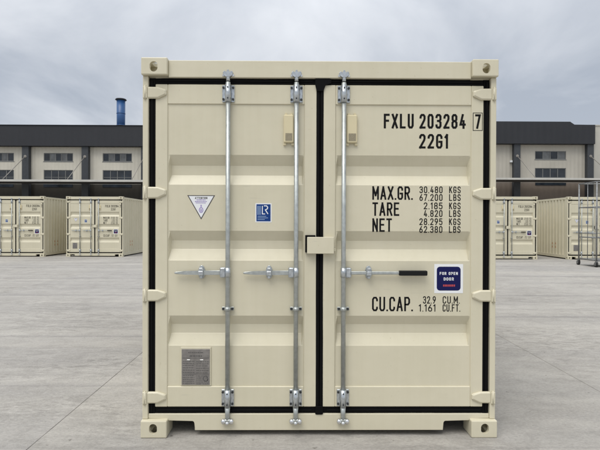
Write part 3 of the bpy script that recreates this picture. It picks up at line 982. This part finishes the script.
    k.line([(-.944, .535), (-.762, .535)], .003); k.line([(-.944, .424), (-.762, .424)], .003)
    k.line([(-.785 + .016 * math.cos(2 * PI * i / 12), .392 + .018 * math.sin(2 * PI * i / 12)) for i in range(12)], .006, True)
    k.build("plate_lettering", "plate_text", DL)["kind"] = "stuff"
    for x in (-.903, -.812):
        MB().box(x - .011, x + .011, PF - .0112, PF - .0100, .517, .525, 0.0005).build("plate_rivet", "zinc_bright", DL)
    return C

def copy_tree(o, parent=None):
    c = o.copy()
    COL.objects.link(c)
    c.parent = parent
    for ch in list(o.children):
        copy_tree(ch, c)
    return c

main = make_container("large cream shipping container in front, closed double doors facing the viewer")
far = [
    (-12.16, 16.80, 0.006, "cream container in the left background, cut by the left edge of the photo"),
    (-8.815, 16.86, -0.004, "whole cream container in the left background, nearest the big front container"),
    (8.55, 15.85, 0.005, "cream container in the right background, partly hidden behind the big front container"),
    (12.26, 15.90, -0.007, "cream container at the far right, standing behind the wheeled cage trolley"),
]
for x, y, rz, lab in far:
    c = copy_tree(main)
    c.location = (x, y, 0)
    c.rotation_euler = (0, 0, rz)
    c["label"] = lab

# ------------------------------------------------------------------ factory buildings
def window(parent, cx, w, z0, z1, yw, n, blind=False, transom=False):
    fr = MB()
    t = 0.06
    y0, y1 = yw - 0.07, yw + 0.05
    fr.box(cx - w / 2, cx - w / 2 + t, y0, y1, z0, z1); fr.box(cx + w / 2 - t, cx + w / 2, y0, y1, z0, z1)
    fr.box(cx - w / 2 + t, cx + w / 2 - t, y0, y1, z0, z0 + t); fr.box(cx - w / 2 + t, cx + w / 2 - t, y0, y1, z1 - t, z1)
    pw = (w - 2 * t) / n
    for i in range(1, n):
        x = cx - w / 2 + t + pw * i
        fr.box(x - t / 2, x + t / 2, y0 + .01, y1, z0 + t, z1 - t)
    if transom:
        zz = z0 + (z1 - z0) * 0.27
        for i in range(n):
            x = cx - w / 2 + t + pw * i
            fr.box(x + t / 2 + .001, x + pw - t / 2 - .001, y0 + .02, y1, zz - t / 3, zz + t / 3)
    W = fr.build("window", "window_frame", parent)
    for i in range(n):
        x = cx - w / 2 + t + pw * i
        mat = "window_blind" if (blind and i % 2 == 1) else "window_glass"
        MB().box(x + .002, x + pw - .002, yw - 0.03, yw + 0.045, z0 + t + .002, z1 - t - .002).build("pane", mat, W)
    MB().box(cx - w / 2 - .05, cx + w / 2 + .05, yw - 0.12, yw + .03, z0 - .07, z0 - .003).build("window_sill", "window_frame", W)
    return W

YW = 42.0
def wall_with_holes(parent, x0, x1, z0, z1, holes, mat, yw=YW, th=0.25):
    """wall slab with real openings; holes = (xa, xb, za, zb)"""
    xsn = sorted({x0, x1} | {h[0] for h in holes} | {h[1] for h in holes})
    zsn = sorted({z0, z1} | {h[2] for h in holes} | {h[3] for h in holes})
    vi = {}; vs = []; fs = []
    def v(x, y, z):
        k = (round(x, 4), round(y, 4), round(z, 4))
        if k not in vi:
            vi[k] = len(vs); vs.append((x, y, z))
        return vi[k]
    def solid(a, b, c, d):
        mx, mz = (a + b) / 2, (c + d) / 2
        if not (x0 < mx < x1 and z0 < mz < z1): return False
        return not any(h[0] < mx < h[1] and h[2] < mz < h[3] for h in holes)
    for i in range(len(xsn) - 1):
        for j in range(len(zsn) - 1):
            a, b, c, d = xsn[i], xsn[i + 1], zsn[j], zsn[j + 1]
            if solid(a, b, c, d):
                fs.append((v(a, yw, c), v(b, yw, c), v(b, yw, d), v(a, yw, d)))
            else:
                fs.append((v(a, yw, c), v(a, yw + th, c), v(b, yw + th, c), v(b, yw, c)))
                fs.append((v(a, yw, d), v(b, yw, d), v(b, yw + th, d), v(a, yw + th, d)))
                fs.append((v(a, yw, c), v(a, yw, d), v(a, yw + th, d), v(a, yw + th, c)))
                fs.append((v(b, yw, c), v(b, yw + th, c), v(b, yw + th, d), v(b, yw, d)))
    me = bpy.data.meshes.new("wall"); me.from_pydata(vs, [], fs); me.materials.append(MATS[mat])
    return link("wall", me, parent)

# --- left building
BL = thing("factory_building", "long cream factory building with black parapet and two rows of windows, left background", "building", (0, 0, 0))
LX0, LX1 = -60.0, -1.0
cols = [-26.08 + 5.68 * i for i in range(-5, 5)]
holes = []
wins = []
for cxx in cols:
    wc = cxx + 2.93
    if wc + 1.5 > LX1: continue
    wins.append(wc)
    holes += [(wc - 1.41, wc + 1.41, 7.37, 8.18), (wc - 1.41, wc + 1.41, 5.58, 6.54)]
wall_with_holes(BL, LX0, LX1, 5.18, 8.75, holes, "wall_cream")
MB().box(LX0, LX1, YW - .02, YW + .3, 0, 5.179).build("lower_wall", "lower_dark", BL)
for wc in wins:
    window(BL, wc, 2.82, 7.37, 8.18, YW + .1, 5, True)
    window(BL, wc, 2.82, 5.58, 6.54, YW + .1, 4, False, True)
    MB().box(wc - 1.4, wc + 1.4, YW - .06, YW - .022, 4.88, 5.17).build("transom_light", "window_glass", BL)
MB().box(LX0, LX1, YW - 0.62, YW + 0.6, 8.752, 10.72, 0.02).build("parapet", "parapet_dark", BL)
MB().box(LX0 - .03, LX1 + .03, YW - 0.68, YW + 0.66, 10.722, 10.77).build("parapet_coping", "chimney_cap", BL)
MB().box(LX0, LX1, YW + .31, YW + 26, 0, 8.6).build("building_body", "wall_cream", BL)
MB().box(LX0, LX1, YW + .61, YW + 26, 8.61, 10.2).build("roof", "parapet_dark", BL)
for cxx in cols:
    MB().box(cxx - .32, cxx + .32, YW - .45, YW - .021, 0, 8.75, 0.01).build("column", "column_dark", BL)
MB().box(LX0, LX1, 38.0, YW - .46, 5.155, 5.20).build("canopy", "canopy_sheet", BL)
MB().box(LX0, LX1, 37.88, 37.999, 5.06, 5.24).build("canopy_edge", "canopy_edge", BL)
for cxx in cols:
    MB().tube((cxx, YW - .451, 7.78), (cxx, 38.05, 5.205), .032, .032, 8).tube((cxx, YW - .47, 7.78), (cxx, YW - .451, 7.78), .14, .14, 10).build("tie_rod", "tie_steel", BL)

# --- chimney on the roof
CH = thing("chimney", "blue round metal chimney with black cap above the left factory roof", "chimney", (-17.95, 44.2, 10.2))
prof = 24
MB().tube((0, 0, 0), (0, 0, 3.62), .40, .42, prof).build("flue", "chimney_blue", CH)
MB().tube((0, 0, 3.621), (0, 0, 3.70), .43, .55, prof).tube((0, 0, 3.701), (0, 0, 3.80), .56, .50, prof).build("cap", "chimney_cap", CH)
for z in (1.1, 2.3):
    MB().tube((0, 0, z), (0, 0, z + .06), .435, .435, prof).build("flange", "chimney_blue", CH)

# --- right building
BR = thing("factory_building", "beige factory building with stepped black parapet, right background", "building", (0, 0, 0))
RX0, RX1 = 6.9, 28.62
rcols = [21.18 - 7.1 * 1, 21.18, 28.30]
holes = []; rw = []
for wc in (24.64 - 14.2, 24.64 - 7.1, 24.64):
    rw.append(wc)
    holes += [(wc - 1.52, wc + 1.52, 7.75, 8.57), (wc - 1.52, wc + 1.52, 5.95, 6.91)]
wall_with_holes(BR, RX0, RX1, 5.50, 9.17, holes, "wall_beige")
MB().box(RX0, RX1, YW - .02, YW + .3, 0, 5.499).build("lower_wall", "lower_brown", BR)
for wc in rw:
    window(BR, wc, 3.04, 7.75, 8.57, YW + .1, 4, True)
    window(BR, wc, 3.04, 5.95, 6.91, YW + .1, 4, False)
    MB().box(wc - 1.5, wc + 1.5, YW - .06, YW - .022, 5.22, 5.49).build("transom_light", "window_glass", BR)
MB().prism([(RX0, 9.172), (RX1, 9.172), (RX1, 11.02), (26.6, 11.02), (26.2, 11.31), (RX0, 11.31)], YW - .62, YW + .6, 0.01).build("parapet", "parapet_dark", BR)
MB().box(RX0, RX1, YW + .31, YW + 26, 0, 9.0).build("building_body", "wall_beige", BR)
MB().box(RX0, RX1, YW + .61, YW + 26, 9.01, 10.6).build("roof", "parapet_dark", BR)
for cxx in rcols:
    MB().box(cxx - .31, cxx + .31, YW - .45, YW - .021, 0, 9.17, 0.01).build("column", "column_dark", BR)
MB().box(RX0, RX1, 38.0, YW - .46, 5.475, 5.52).build("canopy", "canopy_sheet", BR)
MB().box(RX0, RX1, 37.88, 37.999, 5.38, 5.54).build("canopy_edge", "canopy_edge", BR)
for cxx in rcols:
    MB().tube((cxx, YW - .451, 8.02), (cxx, 38.05, 5.525), .032, .032, 8).tube((cxx, YW - .47, 8.02), (cxx, YW - .451, 8.02), .14, .14, 10).build("tie_rod", "tie_steel", BR)
# wall lamp beside the column
MB().box(20.62, 20.84, YW - .22, YW - .001, 7.42, 7.62, 0.02).build("wall_lamp", "sticker_white", BR)

# --- pale building at the right edge
BP = thing("warehouse", "pale ribbed metal warehouse at the right edge beside the beige factory", "building", (0, 0, 0))
MB().box(28.63, 52.0, YW - .3, YW + 26, 0, 10.98).build("wall", "wall_pale", BP)
MB().box(28.63, 52.05, YW - .36, YW + 26.1, 10.985, 11.08).build("eave_trim", "wall_pale", BP)
MB().box(28.66, 52.0, 38.0, YW - .301, 5.475, 5.52).build("canopy", "canopy_sheet", BP)
MB().box(28.66, 52.0, 37.88, 37.999, 5.38, 5.54).build("canopy_edge", "canopy_edge", BP)
for wc in (32.3, 39.4):
    for z0, z1 in ((7.75, 8.57), (5.95, 6.91)):
        window(BP, wc, 3.0, z0, z1, YW - .36, 4, False)

# ------------------------------------------------------------------ wheeled cage trolley
T = thing("cage_trolley", "tall grey tubular cage trolley on castors in front of the right-hand containers", "trolley", (10.0, 13.45, 0), None, math.radians(-6))
# local x to the right, -y towards the camera
TL, TWd, TH = 2.2, 0.95, 2.90
posts = [(0, 0), (0.12, -TWd), (TL, 0), (TL, -TWd)]
for px, py in posts:
    MB().tube((px, py, .20), (px, py, TH), .024, .024, 12).build("post", "cart_steel", T)
def rail(a, b, z, r=.018):
    MB().tube((a[0], a[1], z), (b[0], b[1], z), r, r, 10).build("rail", "cart_steel", T)
for z in (.22, 1.0, 2.05, TH):
    rail(posts[0], posts[2], z); rail(posts[1], posts[3], z); rail(posts[0], posts[1], z); rail(posts[2], posts[3], z)
for i in range(1, 4):
    f = i / 4
    x = posts[0][0] + (posts[2][0] - posts[0][0]) * f
    MB().tube((x, 0, .22), (x, 0, 2.05), .010, .010, 8).build("bar", "cart_steel", T)
MB().tube((.06, -TWd * .5, .22), (.06, -TWd * .5, TH), .012, .012, 8).build("bar", "cart_steel", T)
rail(posts[0], posts[1], 1.14, .014)
rail(posts[0], posts[2], 1.14, .014)
MB().box(0.02, TL - .02, -TWd + .03, -.03, .225, .25).build("deck", "cart_steel", T)
for px, py in posts:
    MB().box(px - .03, px + .03, py - .035, py + .035, .165, .199, 0.004).box(px - .045, px - .034, py - .02, py + .06, .06, .164, 0.003).box(px + .034, px + .045, py - .02, py + .06, .06, .164, 0.003).build("castor_fork", "cart_steel", T)
    w = MB().tube((px - .030, py + .03, .085), (px + .030, py + .03, .085), .085, .085, 20).build("castor_wheel", "wheel_rubber", T)
    MB().tube((px - .033, py + .03, .085), (px + .033, py + .03, .085), .035, .035, 14).build("wheel_hub", "zinc_bright", w)
